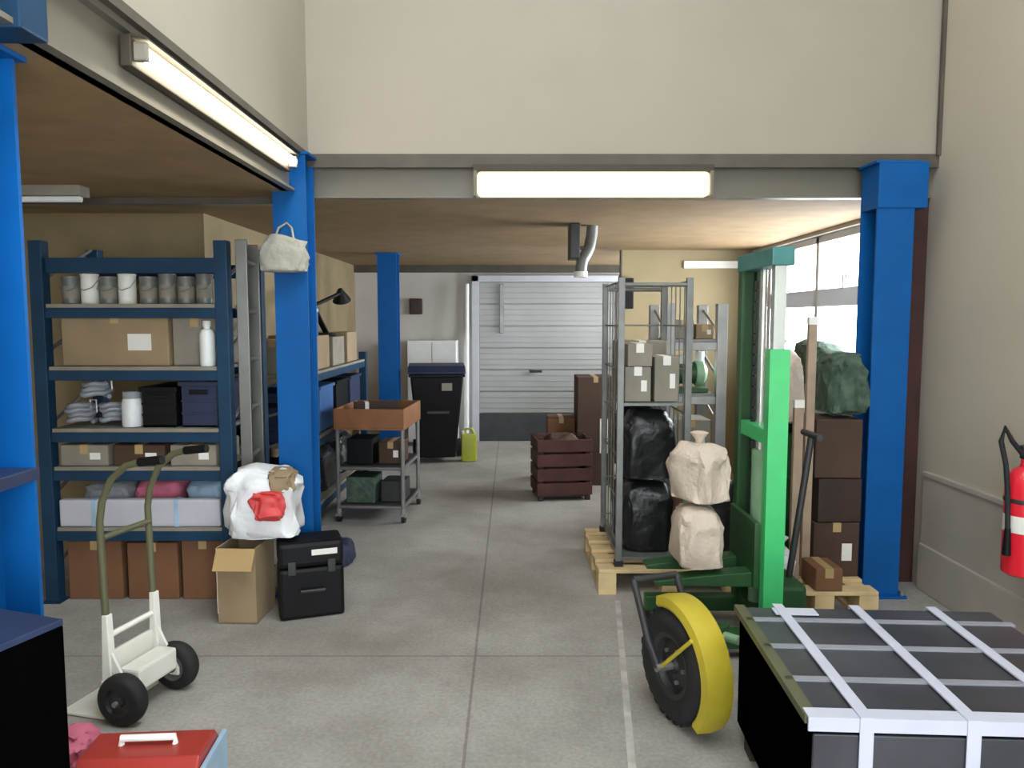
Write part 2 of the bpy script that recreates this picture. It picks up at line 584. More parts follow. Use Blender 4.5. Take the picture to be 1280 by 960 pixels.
c_near = column('bright blue steel column in the near left foreground with pale labels', -1.40, 1.95, ZC - .001)
for z0, z1 in ((1.86, 1.93), (1.67, 1.76)):
    MB().box(-.095, .092, -.1025, -.1, z0, z1).build('label', 'paper', c_near)  # pale patches painting window reflections on the glossy column
MB().box(-.105, .105, -.108, .108, 1.115, 1.15, .003).build('clamp_band', 'navy', c_near)
MB().box(-.095, .252, -.11, .0, 2.232, 2.44, .006).build('head_bracket', 'rackblue', c_near)
c_mid = column('blue steel column at the inside corner, white bag hung on it', -1.20, 4.25, ZT - .012, wdt=.18)
c_far = column('furthest blue steel column, just left of the black wheelie bin', -1.29, 8.0, ZC - .001)
c_right = column('blue steel column beside the right wall and the window', 2.065, 4.25, ZT - .06)
MB().box(-.101, .165, -.108, .1, 2.15, 2.395, .004).build('head_bracket', 'blue', c_right)


# ------------------------------------------------------------------ lamps
def lamp_tube():
    t = thing('fluorescent_lamp', 'long fluorescent lamp under the left cream fascia', 'lamp', (XM - .01, 3.2, 2.362), PI / 2)
    L = 1.58
    MB().box(-L / 2 - .04, L / 2 + .04, .0, .035, -.045, .05, .004).build('housing', 'olivedark', t)
    MB().prism([(.0, .05), (-.045, .042), (-.045, .036), (.0, .042)], 'x', -L / 2 - .04, L / 2 + .04).build('reflector', 'olivedark', t)
    for s in (-1, 1):
        MB().box(s * (L / 2 + .016) - .012, s * (L / 2 + .016) + .012, -.04, .0, -.026, .03, .005).build('end_cap', 'greybox', t)
    MB().cyl((-L / 2, -.024, .0), (L / 2, -.024, .0), .021, n=18).build('tube', 'tube', t, smooth=True)
    return t


lt = lamp_tube()
lt.rotation_euler = (0, 0, PI / 2)
t = thing('ceiling_light', 'lit box lamp in the middle of the back beam', 'lamp', (.452, YM - .075, 2.235), 0)
MB().box(-.67, .67, -.03, .058, .135, .175, .006).build('housing', 'olivedark', t)
MB().prism([(-.05, .004), (.05, .004), (.056, .135), (-.04, .135)], 'x', -.645, .645).build('diffuser', 'diffuser', t, bevel=.02)
for s in (-1, 1):
    MB().box(s * .657 - .01, s * .657 + .01, -.045, .055, .0, .14, .006).build('end_cap', 'beam', t)
t = thing('ceiling_batten', 'unlit grey batten on the dark ceiling above the left rack', 'lamp', (-2.35, 4.0, ZC - .075), 0)
MB().box(-.5, .14, -.05, .05, .02, .075, .006).build('housing', 'greybox', t)
MB().cyl((-.48, 0, .01), (.12, 0, .01), .018).build('tube', 'white', t)


# ------------------------------------------------------------------ small builders
def carton(label, x, y, z, w, d, h, m='carton', rz=0, group=None, tape='tape', name='carton', lid=True, cat='box'):
    t = thing(name, label, cat, (x, y, z), rz, group)
    MB().box(-w / 2, w / 2, -d / 2, d / 2, 0, h).build('body', m, t, bevel=min(.006, h * .05))
    if tape:
        b = MB()
        b.box(-.022, .022, -d / 2 - .0012, d / 2 + .0012, h - .05, h + .0012)
        b.build('tape', tape, t)
        if lid:
            MB().box(w * .12, w * .34, -d / 2 - .0014, -d / 2 + .002, h * .3, h * .62).build('label', 'papergrey', t)
    return t


def crate(label, x, y, z, w, d, h, m='navy', rz=0, group=None):
    t = thing('storage_crate', label, 'crate', (x, y, z), rz, group)
    b = MB()
    s = .012
    b.box(-w / 2, w / 2, -d / 2, d / 2, 0, .012)
    b.box(-w / 2, w / 2, -d / 2, -d / 2 + s, 0, h)
    b.box(-w / 2, w / 2, d / 2 - s, d / 2, 0, h)
    b.box(-w / 2, -w / 2 + s, -d / 2 + s, d / 2 - s, 0, h)
    b.box(w / 2 - s, w / 2, -d / 2 + s, d / 2 - s, 0, h)
    for k in (.28, .55):
        b.box(-w / 2 - .004, w / 2 + .004, -d / 2 - .004, -d / 2, h * k, h * k + .012)
    b.build('body', m, t, bevel=.003)
    r = MB()
    r.box(-w / 2 - .014, w / 2 + .014, -d / 2 - .014, -d / 2 + .004, h - .025, h)
    r.box(-w / 2 - .014, w / 2 + .014, d / 2 - .004, d / 2 + .014, h - .025, h)
    r.box(-w / 2 - .014, -w / 2 + .004, -d / 2, d / 2, h - .025, h)
    r.box(w / 2 - .004, w / 2 + .014, -d / 2, d / 2, h - .025, h)
    r.build('rim', m, t, bevel=.003)
    MB().box(-.05, .05, -d / 2 - .012, -d / 2 - .002, h * .72, h * .82).build('handle', 'black', t, bevel=.003)
    return t


def bag(label, x, y, z, w, d, h, m='whitebag', seed=1, rz=0, group=None, name='bag', cat='bag', neck=True, rough=.16):
    t = thing(name, label, cat, (x, y, z), rz, group)
    MB().blob(w, d, h, seed, rough).build('body', m, t, smooth=True)
    if neck:
        b = MB().lathe([(.02, h * .93), (.018, h + .02), (.045, h + .055), (.03, h + .06), (0, h + .035)], 14)
        b.build('tied_neck', m, t, smooth=True)
    return t


def pallet(label, x, y, w, d, rz=0, m='wood', z=0, group=None):
    t = thing('wooden_pallet', label, 'pallet', (x, y, z), rz, group)
    n = max(4, int(d / .17))
    pw = .105
    for i in range(n):
        yy = -d / 2 + pw / 2 + i * (d - pw) / (n - 1)
        MB().box(-w / 2, w / 2, yy - pw / 2, yy + pw / 2, .122, .144).build('deck_board', m, t, bevel=.003)
    for i in range(3):
        xx = -w / 2 + .05 + i * (w - .1) / 2
        MB().box(xx - .05, xx + .05, -d / 2, d / 2, .1, .122).build('stringer', m, t)
        for k in range(3):
            yy = -d / 2 + .06 + k * (d - .12) / 2
            MB().box(xx - .05, xx + .05, yy - .06, yy + .06, .02, .1).build('block', m, t)
        MB().box(xx - .05, xx + .05, -d / 2, d / 2, 0, .02).build('base_board', m, t)
    return t


# ------------------------------------------------------------------ front rack (left)
RX0, RX1, RY0, RY1 = -2.56, -1.51, 4.06, 4.68
LV = [.42, .755, .965, 1.30, 1.635, 1.87]     # tops of the shelves


def rack(label, x0, x1, y0, y1, levels, top, name='shelf_rack', m='rackblue', board='greybox', along='x'):
    cx, cy = (x0 + x1) / 2, (y0 + y1) / 2
    t = thing(name, label, 'shelving', (cx, cy, 0))
    a, b = (x1 - x0) / 2, (y1 - y0) / 2
    u = .035
    for sx in (-1, 1):
        for sy in (-1, 1):
            p = MB().box(sx * a - u * (sx > 0) * 2, sx * a + u * (sx < 0) * 2, sy * b - u * (sy > 0) * 2, sy * b + u * (sy < 0) * 2, .008, top, .004)
            up = p.build('upright', m, t)
            xx, yy = sx * (a - u), sy * (b - u)
            MB().box(xx - .05, xx + .05, yy - .05, yy + .05, 0, .008).build('foot_plate', m, up)
        for i in range(5):
            z = .2 + i * (top - .4) / 4
            z2 = z + (top - .4) / 8
            if along == 'x':
                p, q = (sx * (a - u), -b + .07, z), (sx * (a - u), b - .07, z2)
            else:
                p, q = (-a + .07, sx * (b - u), z), (a - .07, sx * (b - u), z2)
            MB().cyl(p, q, .01, n=8).build('brace', 'steel', t)
    for z in levels:
        sh = MB().box(-a + (.075 if along == 'x' else .012), a - (.075 if along == 'x' else .012), -b + (.012 if along == 'x' else .075), b - (.012 if along == 'x' else .075), z - .02, z).build('shelf', board, t)
        for sy in (-1, 1):
            if along == 'x':
                bb = MB().box(-a + .07, a - .07, sy * (b - .03) - .022, sy * (b - .03) + .022, z - .075, z - .021)
            else:
                bb = MB().box(sy * (a - .03) - .022, sy * (a - .03) + .022, -b + .07, b - .07, z - .075, z - .021)
            bb.build('beam', m, sh, bevel=.003)
    return t


rack('dark blue shelf rack on the left, full of boxes', RX0, RX1, RY0, RY1, LV[:-1], 1.97)
# head beam of the rack: a tall front rail
rk = bpy.data.objects['shelf_rack']
MB().box(-.45, .45, -.29, -.25, 1.80, 1.88, .004).build('top_rail', 'rackblue', rk)
MB().box(-.45, .45, .25, .29, 1.80, 1.88, .004).build('top_rail', 'rackblue', rk)

rcx = (RX0 + RX1) / 2
ry = (RY0 + RY1) / 2
# tins on the upper shelf
tin0 = None
xs = [RX0 + .13 + i * .103 for i in range(8)]
wh = ['grey', 'white-lidded', 'grey', 'white-lidded', 'grey', 'grey', 'grey', 'grey']
lab = ['small grey tin at the left end of the upper shelf row', 'pale tin second from left on the upper rack shelf', 'grey tin third from left on the upper rack shelf',
       'pale tin fourth from left on the upper rack shelf', 'grey tin fifth from left on the upper rack shelf', 'grey tin sixth from left on the upper rack shelf',
       'grey tin seventh from left on the upper rack shelf', 'grey tin at the right end of the upper shelf row']
for i, x in enumerate(xs):
    t = thing('paint_tin', lab[i], 'tin', (x + (.015 if i > 3 else 0), RY0 + .16, LV[4]), 0, 'tins on the upper rack shelf')
    h = .15 if i % 2 == 0 else .165
    mm = 'cream' if i in (1, 3) else 'galv'
    MB().lathe([(0, 0), (.045, 0), (.047, .004), (.045, .01), (.045, h - .012), (.048, h - .008), (.048, h), (.041, h), (.039, h - .006), (0, h - .006)], 24).build('body', mm, t, smooth=True)
    MB().tube([(-.046, 0, h * .8), (-.04, -.05, h * .55), (0, -.062, h * .45), (.04, -.05, h * .55), (.046, 0, h * .8)], .002, 6).build('handle', 'steel', t)
    MB().lathe([(.0455, h * .2), (.0456, h * .65)], 24).build('label', 'papergrey' if i in (1, 3) else 'greybox', t, smooth=True)
# long boxes
carton('long grey-brown carton on the middle rack shelf', -2.155, RY0 + .24, LV[3], .58, .34, .28, 'carton2', group='cartons in the front rack')
carton('shorter grey carton right of the long one, middle rack shelf', -1.735, RY0 + .27, LV[3], .24, .34, .26, 'greybox', group='cartons in the front rack')
t = thing('white_canister', 'white canister at the right end of the middle shelf', 'canister', (-1.65, RY0 + .06, LV[3]))
MB().lathe([(0, 0), (.036, 0), (.04, .006), (.04, .17), (.03, .195), (.017, .2), (.017, .225), (0, .225)], 22).build('body', 'white', t, smooth=True)
MB().lathe([(.02, .212), (.022, .215), (.022, .24), (.018, .245), (0, .245)], 18).build('cap', 'papergrey', t, smooth=True)
# coils and crates
for i, (dx, dy, dz, r, k) in enumerate(((.10, .17, 0, .1, 4), (.275, .19, 0, .095, 4), (.19, .17, .142, .1, 3))):
    t = thing('cable_coil', ['coil of grey cable lying at the far left of the rack', 'coil of grey cable next to the small white jar', 'coil of grey cable lying on top of two other coils'][i], 'cable', (RX0 + dx + .05, RY0 + dy, LV[2] + dz), 0, 'grey cable coils in the rack')
    b = MB()
    pts = []
    for j in range(k * 28):
        a = j * 2 * PI / 28
        rr = r - .02 + .012 * math.sin(j * .37 + i)
        pts.append((rr * math.cos(a) * .74, rr * math.sin(a), .016 + (j / 28) * .026 + .004 * math.sin(j * .9)))
    b.tube(pts, .014, 8)
    b.build('winding', 'greybag', t, smooth=True)
    MB().tube([(r * .6, -.012, .01 + k * .015), (r * .6, -.02, k * .03 + .02), (r * .9, -.012, k * .03 + .02), (r * .9, -.01, .01 + k * .015)], .004, 6).build('tie', 'white', t)
t = thing('white_jar', 'small white jar between cable coils and dark crates', 'jar', (-2.09, RY0 + .1, LV[2]))
MB().lathe([(0, 0), (.05, 0), (.055, .008), (.055, .13), (.042, .16), (.042, .17), (0, .17)], 24).build('body', 'whitebag', t, smooth=True)
MB().lathe([(.046, .155), (.048, .158), (.048, .19), (.044, .195), (0, .195)], 24).build('lid', 'greybag', t, smooth=True)
crate('black crate in the rack, just right of the white jar', -1.925, RY0 + .24, LV[2], .18, .36, .22, 'black', group='crates in the rack')
crate('navy blue crate, rightmost on its rack shelf', -1.705, RY0 + .24, LV[2], .19, .36, .25, 'navy', group='crates in the rack')
# flat cartons
for i, (x, w_, m_) in enumerate(((-2.335, .26, 'greybox'), (-2.035, .28, 'carton3'), (-1.74, .25, 'greybox'))):
    carton(['flat grey box at the left on the low rack shelf', 'flat brown box in the middle of the low rack shelf', 'flat grey box at the right on the low rack shelf'][i],
           x, RY0 + .22, LV[1], w_, .36, .115, m_, group='flat boxes on the low rack shelf')
# bottom shelf: white board front and bags
t = thing('foam_board', 'long white foam board along the bottom rack shelf', 'board', (rcx - .0, RY0 + .05, LV[0]))
MB().box(-.44, .44, -.03, .03, 0, .15, .012).build('slab', 'foam', t)
for xx in (-.25, .2):
    MB().box(xx - .012, xx + .012, -.0325, .0325, -.0 + .001, .152).build('band', 'palebluebag', t)
bag('grey bag at the left end behind the white board', -2.295, RY0 + .27, LV[0], .28, .26, .215, 'greybag', 3, group='bags on the bottom rack shelf', neck=False)
bag('pink bag behind the white board, middle of shelf', -2.005, RY0 + .27, LV[0], .26, .26, .235, 'pink', 4, group='bags on the bottom rack shelf', neck=False)
bag('pale blue bag behind the white board, right end of shelf', -1.725, RY0 + .27, LV[0], .25, .26, .23, 'palebluebag', 5, group='bags on the bottom rack shelf', neck=False)
for i, (x, w_, hh) in enumerate(((-2.315, .3, .33), (-1.995, .28, .32), (-1.715, .235, .335))):
    carton(['brown carton on the floor, left under the rack', 'brown carton on the floor behind the hand truck frame', 'brown carton on the floor, right under the rack'][i],
           x, RY0 + .26, 0, w_, .4, hh, 'carton', group='brown cartons under the rack', lid=False)

# ------------------------------------------------------------------ ladder
t = thing('aluminium_ladder', 'narrow aluminium ladder standing behind the rack and blue column', 'ladder', (-1.455, 4.13, 0), math.radians(97))
for s in (0, .30):
    MB().box(s - .012, s + .012, -.03, .03, 0.02, 1.98, .003).build('rail', 'alu', t)
    MB().box(s - .016, s + .016, -.034, .034, 0, .03, .004).build('foot', 'rubber', t)
for k in range(7):
    MB().cyl((.01, 0, .25 + k * .27), (.29, 0, .25 + k * .27), .015, n=12).build('rung', 'alu', t)

# white bag on the corner column
t = thing('cloth_bag', 'white cloth bag hung high on the corner blue column', 'bag', (-1.215, 4.095, 1.80))
MB().blob(.24, .1, .2, 9, .3, p=.7).build('body', 'greycloth', t, smooth=True)
MB().tube([(-.05, .01, .18), (-.035, .03, .24), (0, .062, .27), (.035, .03, .24), (.05, .01, .18)], .006, 8).build('loop', 'greycloth', t, smooth=True)

# ------------------------------------------------------------------ pile at the rack end
t = thing('open_carton', 'tan open cardboard box at the foot of the rack', 'box', (-1.395, 3.90, 0), math.radians(-3))
b = MB()
b.box(-.1, .1, -.13, .13, 0, .008)
b.box(-.1, .1, -.13, -.122, 0, .395).box(-.1, .1, .122, .13, 0, .395).box(-.1, -.092, -.122, .122, 0, .395).box(.092, .1, -.122, .122, 0, .395)
b.build('body', 'carton2', t)
MB().prism([(-.13, .395), (-.122, .395), (-.18, .29), (-.188, .295)], 'x', -.1, .1).build('flap', 'tape', t)
MB().box(-.106, -.1, -.125, .125, .05, .393).build('side_flap', 'cream', t)
t2 = bag('bulging white and red bag leaning over the tan box', -1.30, 3.94, .418, .36, .26, .37, 'whitebag', 12, rz=.2, rough=.3, neck=False)
b = MB().blob(.17, .2, .17, 13, .3, T=Matrix.Translation((.03, -.075, .1)), flat=False)
b.build('red_print', 'redprint', t2, smooth=True)
MB().blob(.15, .2, .14, 14, .3, T=Matrix.Translation((.09, -.03, .22)), flat=False).build('brown_print', 'carton2', t2, smooth=True)
t = thing('tool_case', 'black hard tool case on the floor beside the white bag', 'case', (-1.075, 3.95, 0), math.radians(20))
MB().box(-.165, .165, -.11, .11, 0, .27, .02).build('body', 'black', t)
MB().box(-.165, .165, -.11, .11, .275, .405, .022).build('lid', 'black', t)
for s in (-1, 1):
    MB().box(s * .1 - .02, s * .1 + .02, -.12, -.108, .24, .31, .004).build('latch', 'darkmetal', t)
MB().box(.0, .13, -.1125, -.1095, .335, .365, 0).build('label', 'papergrey', t)
MB().tube([(-.06, -.11, .16), (-.06, -.145, .16), (.06, -.145, .16), (.06, -.11, .16)], .009, 8).build('handle', 'darkmetal', t)
t = bag('blue bag on the floor between the corner column and the trolley', -1.17, 4.78, 0, .3, .26, .15, 'navy', 21, neck=False)

# ------------------------------------------------------------------ hand truck
hx, hy = -1.455, 2.95
t = thing('hand_truck', 'hand truck with olive frame, cream base and two black wheels', 'hand truck', (hx, hy, 0), math.radians(-14))
for s in (-1, 1):
    y = s * .13
    up = MB().tube([(-.07, y, .12), (-.085, y, .5), (-.09, y, .78), (-.075, y, .86), (-.03, y, .95), (.04, y, 1.005), (.11, y, 1.025)], .0135, 12).build('rail', 'olive', t, smooth=True)
    MB().tube([(.10, y, 1.022), (.2, y, 1.035)], .017, 12).build('grip', 'black', up, smooth=True)
    MB().prism([(-.1, .1), (-.055, .1), (-.065, .42), (-.088, .42)], 'y', y - .016, y + .016).build('side_plate', 'cream', t, bevel=.003)
    MB().prism([(-.06, .2), (-.06, .27), (.03, .1), (.03, .07), (-.01, .07)], 'y', y - .006, y + .006).build('axle_bracket', 'cream', t, bevel=.002)
for z in (.33, .72):
    MB().cyl((-.083, -.125, z), (-.083, .125, z), .012, n=12).build('crossbar', 'olive' if z > .5 else 'cream', t, smooth=True)
MB().box(-.098, -.082, -.128, .128, .1, .26, .004).build('back_plate', 'cream', t)
MB().prism([(-.3, .004), (-.3, .012), (-.108, .018), (-.1, .028), (-.1, .16), (-.088, .16), (-.088, .01), (-.1, .004)], 'y', -.15, .15).build('toe_plate', 'cream', t, bevel=.002)
MB().cyl((-.0, -.2, .1), (-.0, .2, .1), .01, n=12).build('axle', 'steel', t, smooth=True)
MB().box(-.05, .04, -.11, .11, .11, .2, .01).build('axle_housing', 'cream', t)
for s in (-1, 1):
    T = Matrix.Translation((-.0, s * .152, .1)) @ Matrix.Rotation(PI / 2, 4, 'X')
    wl = MB().lathe([(.055, -.03), (.08, -.034), (.094, -.026), (.1, -.012), (.1, .012), (.094, .026), (.08, .034), (.055, .03)], 32, T).build('wheel', 'rubber', t, smooth=True)
    MB().lathe([(0, -.034), (.02, -.034), (.022, -.018), (.05, -.018), (.056, -.031), (.056, .031), (.05, .018), (.022, .018), (.02, .034), (0, .034)], 28, T).build('rim', 'galv' if s > 0 else 'darkmetal', wl, smooth=True)

# pink cloth, toolbox, black cabinet at the lower left
t = tag(MB().blob(.14, .16, .11, 31, .5, p=.8).build('pink_cloth', 'pink', smooth=True), 'crumpled pink cloth on the floor by the hand truck toe plate', 'cloth')
t.location = (-1.55, 2.58, 0)
t = thing('red_toolbox', 'red metal toolbox on the floor at the bottom left', 'toolbox', (-1.05, 2.10, 0), math.radians(4))
MB().box(-.17, .17, -.12, .12, 0, .22, .012).build('body', 'redtool', t)
MB().prism([(-.12, .225), (.12, .225), (.12, .27), (.07, .33), (-.07, .33), (-.12, .27)], 'x', -.168, .168).build('lid', 'redtool', t, bevel=.006)
MB().tube([(-.075, 0, .325), (-.075, 0, .35), (.075, 0, .35), (.075, 0, .325)], .01, 10).build('handle', 'papergrey', t)
for s in (-1, 1):
    MB().box(s * .1 - .018, s * .1 + .018, -.126, -.118, .18, .26, .003).build('latch', 'galv', t)
MB().box(.17, .184, -.125, .125, .0, .3, .003).build('side_guard', 'palebluebag', t)
t = thing('black_cabinet', 'black cabinet in the bottom left corner', 'cabinet', (-1.01, 1.66, 0), math.radians(-19))
MB().box(-.3, 0, -.75, 0, .05, .865, .004).build('body', 'satinblack', t)
MB().box(-.3, .0, -.75, .0, .865, .88, .003).build('top', 'navy', t)  # navy paints in the blue reflected on the black cabinet's top
MB().box(-.28, -.02, -.73, -.02, 0, .05).build('plinth', 'black', t)
for k in range(3):
    MB().box(-.29, -.01, -.762, -.75, .08 + k * .255, .32 + k * .255, .004).build('drawer', 'black', t)
    MB().tube([(-.22, -.762, .25 + k * .255), (-.22, -.785, .25 + k * .255), (-.08, -.785, .25 + k * .255), (-.08, -.762, .25 + k * .255)], .006, 8).build('handle', 'steel', t)

# ------------------------------------------------------------------ second rack behind the column
SX0, SX1, SY0, SY1 = -1.98, -1.43, 5.15, 7.5
rack('long dark rack along the left wall behind the corner column', SX0, SX1, SY0, SY1, [.18, .68, 1.17], 1.24, m='rackblue', board='greybox', along='y')
t_lab = ['pale carton nearest the corner column, top of wall rack', 'grey carton second along the top of wall rack', 'pale carton third along the top of wall rack', 'pale carton fourth, at far end of wall rack top']
for i, (y, h_, m_) in enumerate(((5.46, .24, 'greybox'), (5.95, .26, 'carton2'), (6.5, .24, 'greybox'), (7.05, .27, 'carton2'))):
    carton(t_lab[i], -1.66, y, 1.17, .36, .42, h_, m_, group='cartons on the wall rack top', lid=False)
cl = ['navy crate nearest the corner column, middle of wall rack', 'mid blue crate second along the wall rack', 'black crate third along the wall rack', 'navy crate at the far end of the wall rack']
for i, (y, m_) in enumerate(((5.48, 'navy'), (6.0, 'midblue'), (6.55, 'black'), (7.1, 'navy'))):
    crate(cl[i], -1.66, y, .68, .38, .44, .36, m_, group='crates on the wall rack')
cl = ['black bag nearest the column, low in the wall rack', 'black bag second along, low in the wall rack', 'black bag third along, low in the wall rack']
for i, y in enumerate((5.5, 6.15, 6.85)):
    bag(cl[i], -1.68, y, .18, .4, .5, .36, 'blackbag', 40 + i, group='black bags low in the wall rack', neck=False)
# folding desk lamp shape and blue spray can on the cartons
t = thing('jointed_lamp', 'black jointed arm lamp on the wall rack boxes', 'lamp', (-1.58, 6.45, 1.415))
MB().lathe([(0, 0), (.08, 0), (.085, .01), (.08, .025), (.02, .03), (0, .03)], 24).build('base', 'black', t, smooth=True)
MB().cyl((0, 0, .02), (-.02, -.36, .25), .014).cyl((.02, 0, .02), (0, -.36, .25), .014).build('lower_arm', 'black', t)
MB().cyl((0, -.36, .25), (.1, .1, .36), .016).build('upper_arm', 'black', t)
MB().lathe([(.02, 0), (.03, -.02), (.075, -.1), (.08, -.11), (.074, -.11), (.028, -.02)], 24, Matrix.Translation((.1, .14, .4)) @ Matrix.Rotation(.5, 4, 'X')).build('shade', 'black', t, smooth=True)
t = thing('blue_drum', 'small blue drum with a pale lid on the wall rack boxes', 'drum', (-1.6, 5.62, 1.41))
t.location = (-1.6, 5.95, 1.43)
MB().lathe([(0, 0), (.08, 0), (.085, .01), (.085, .07), (.089, .075), (.085, .08), (.085, .19), (0, .19)], 26).build('body', 'midblue', t, smooth=True)
MB().lathe([(.088, .185), (.09, .19), (.09, .205), (.085, .21), (0, .21)], 26).build('lid', 'palebluebag', t, smooth=True)
t = thing('white_bottle', 'white bottle standing on the nearest wall rack box', 'bottle', (-1.54, 5.5, 1.41))
MB().lathe([(0, 0), (.035, 0), (.04, .008), (.04, .16), (.015, .21), (.015, .24), (0, .24)], 20).build('body', 'white', t, smooth=True)
MB().lathe([(.017, .235), (.018, .238), (.018, .265), (0, .268)], 16).build('cap', 'midblue', t, smooth=True)

# ------------------------------------------------------------------ trolley
t = thing('workshop_trolley', 'grey tubular trolley with an orange wooden box top', 'trolley', (-1.06, 6.02, 0), math.radians(-4))
for sx in (-1, 1):
    for sy in (-1, 1):
        lg = MB().tube([(sx * .25, sy * .3, .09), (sx * .25, sy * .3, .72)], .016, 10).build('leg', 'galv', t)
        c = MB().cyl((sx * .25, sy * .3, .07), (sx * .25, sy * .3, .11), .02)
        c.box(sx * .25 - .022, sx * .25 + .022, sy * .3 - .015, sy * .3 + .03, .045, .075)
        cc = c.build('caster_fork', 'steel', lg)
        MB().cyl((sx * .25 - .014, sy * .3 + .02, .038), (sx * .25 + .014, sy * .3 + .02, .038), .038).build('caster_wheel', 'rubber', lg)
for z in (.12, .42):
    b = MB()
    b.tube([(-.25, -.3, z), (.25, -.3, z)], .013, 8).tube([(-.25, .3, z), (.25, .3, z)], .013, 8).tube([(-.25, -.3, z), (-.25, .3, z)], .013, 8).tube([(.25, -.3, z), (.25, .3, z)], .013, 8)
    b.build('frame_rail', 'galv', t)
    MB().box(-.245, .245, -.295, .295, z + .008, z + .02).build('shelf', 'darkmetal', t)
b = MB()
b.box(-.27, .27, -.33, .33, .72, .735)
b.box(-.27, .27, -.33, -.315, .735, .88).box(-.27, .27, .315, .33, .735, .88).box(-.27, -.255, -.315, .315, .735, .88).box(.255, .27, -.315, .315, .735, .88)
b.build('wooden_box', 'orangewood', t, bevel=.004)
trx = [('black box on the trolley middle shelf', -.1, -.12, .441, .2, .26, .2, 'black'), ('brown box on the trolley middle shelf', .13, -.1, .441, .18, .24, .17, 'carton3'),
       ('green-grey box on the trolley bottom shelf', -.1, -.12, .141, .22, .26, .2, 'greencloth'), ('dark box on the trolley bottom shelf', .14, -.1, .141, .18, .24, .16, 'darkmetal')]
for lb, dx, dy, z, w_, d_, h_, m_ in trx:
    carton(lb, -1.06 + dx, 6.02 + dy, z, w_, d_, h_, m_, math.radians(-4), group='boxes on the trolley shelves', tape='tape' if 'brown' in lb else None)
# offcut inside the trolley top
t = thing('timber_offcut', 'short dark timber offcut lying in the wooden trolley box', 'timber', (-1.06, 6.05, .74), .3)
MB().box(-.2, .15, -.05, .05, 0, .16, .004).build('beam_piece', 'darkwood', t)
MB().box(-.12, -.09, -.0515, .0515, .001, .1615).build('chalk_band', 'papergrey', t)

# ------------------------------------------------------------------ bin, can, cupboard at the back left
t = thing('wheelie_bin', 'black two-wheeled refuse bin by the far column', 'bin', (-.83, 8.35, 0), math.radians(6))
b = MB()
prof = [(-.22, -.24), (.22, -.24), (.22, .24), (-.22, .24)]
A = [b.bm.verts.new((x * .9, y * .85, .06)) for x, y in prof]
B = [b.bm.verts.new((x * 1.28, y * 1.3, .95)) for x, y in prof]
b.bm.faces.new(A)
b.bm.faces.new(B)
for i in range(4):
    b.bm.faces.new((A[i], A[(i + 1) % 4], B[(i + 1) % 4], B[i]))
b.build('body', 'black', t, bevel=.02)
MB().box(-.3, .3, -.335, .33, .945, .975, .01).build('rim', 'black', t)
ld = MB().prism([(-.36, .98), (.34, .98), (.34, 1.02), (.1, 1.075), (-.25, 1.06), (-.36, 1.0)], 'x', -.305, .305).build('lid', 'navy', t, bevel=.012)
MB().cyl((-.24, .35, 1.0), (.24, .35, 1.0), .016).build('handle', 'black', t)
for s in (-1, 1):
    w_ = MB().cyl((s * .22, .24, .1), (s * .27, .24, .1), .1, n=28).build('wheel', 'rubber', t)
    MB().cyl((s * .215, .24, .1), (s * .275, .24, .1), .045).build('hub', 'darkmetal', w_)
MB().box(-.11, .13, -.3, -.262, .55, .58, .004).build('ridge', 'darkmetal', t)
MB().box(.05, .16, -.325, -.29, .8, .88, .002).build('label', 'greybox', t)
t = thing('jerry_can', 'yellow-green plastic can on the floor beside the bin', 'can', (-.475, 8.3, 0), .1)
MB().box(-.085, .085, -.07, .07, 0, .3, .025).build('body', 'lime', t, smooth=True)
MB().tube([(-.05, 0, .29), (-.04, 0, .35), (.03, 0, .36), (.06, 0, .3)], .014, 10).build('handle', 'lime', t, smooth=True)
MB().cyl((-.06, 0, .29), (-.075, 0, .335), .022).build('cap', 'papergrey', t)
t = thing('white_pole', 'white pole standing against the back wall left of the door', 'pole', (-.57, 9.45, 0))
MB().cyl((0, 0, .02), (0, .17, 2.0), .03).build('shaft', 'white', t, smooth=True)
MB().cyl((0, -.002, 0), (0, 0, .05), .036).build('foot', 'rubber', t)
t = thing('white_cupboard', 'white cupboard against the back wall behind the black bin', 'cupboard', (-.98, 9.48, 0))
MB().box(-.3, .3, -.2, .2, .05, 1.3, .006).build('body', 'white', t)
MB().box(-.28, .28, -.18, .18, 0, .05).build('plinth', 'greybox', t)
for s in (-1, 1):
    d_ = MB().box(s * .15 - .146, s * .15 + .146, -.218, -.2, .07, 1.28, .004).build('door', 'white', t)
    MB().box(s * .02 - .008, s * .02 + .008, -.235, -.218, .6, .75, .003).build('handle', 'steel', d_)
t = thing('switch_box', 'small dark box fixed on the back wall above the cupboard', 'box', (-1.22, YB - .04, 1.62))  # small wall box, not known to hold a switch
MB().box(-.08, .08, -.05, .04, 0, .2, .01).build('case', 'carton3', t)
MB().box(-.06, .06, -.056, -.05, .05, .16, .004).build('cover', 'darkmetal', t)

# ------------------------------------------------------------------ pipe hanging from the ceiling
t = thing('ceiling_heater', 'dark heater unit with bright pipe hung from the ceiling', 'heater', (.45, 5.6, 0))
MB().box(-.035, .035, -.12, .12, 1.99, ZC - .001, .008).build('casing', 'darkmetal', t)
MB().tube([(.14, .05, ZC - .001), (.135, .05, 2.17), (.115, .02, 2.08), (.085, -.02, 2.02), (.06, -.03, 1.98), (.05, -.03, 1.9)], .042, 16).build('pipe', 'galv', t, smooth=True)
MB().cyl((.05, -.03, 1.86), (.05, -.03, 1.9), .05).build('pipe_end', 'white', t)
MB().box(-.035, .12, -.02, .03, 2.06, 2.085, .003).build('bracket', 'darkmetal', t)

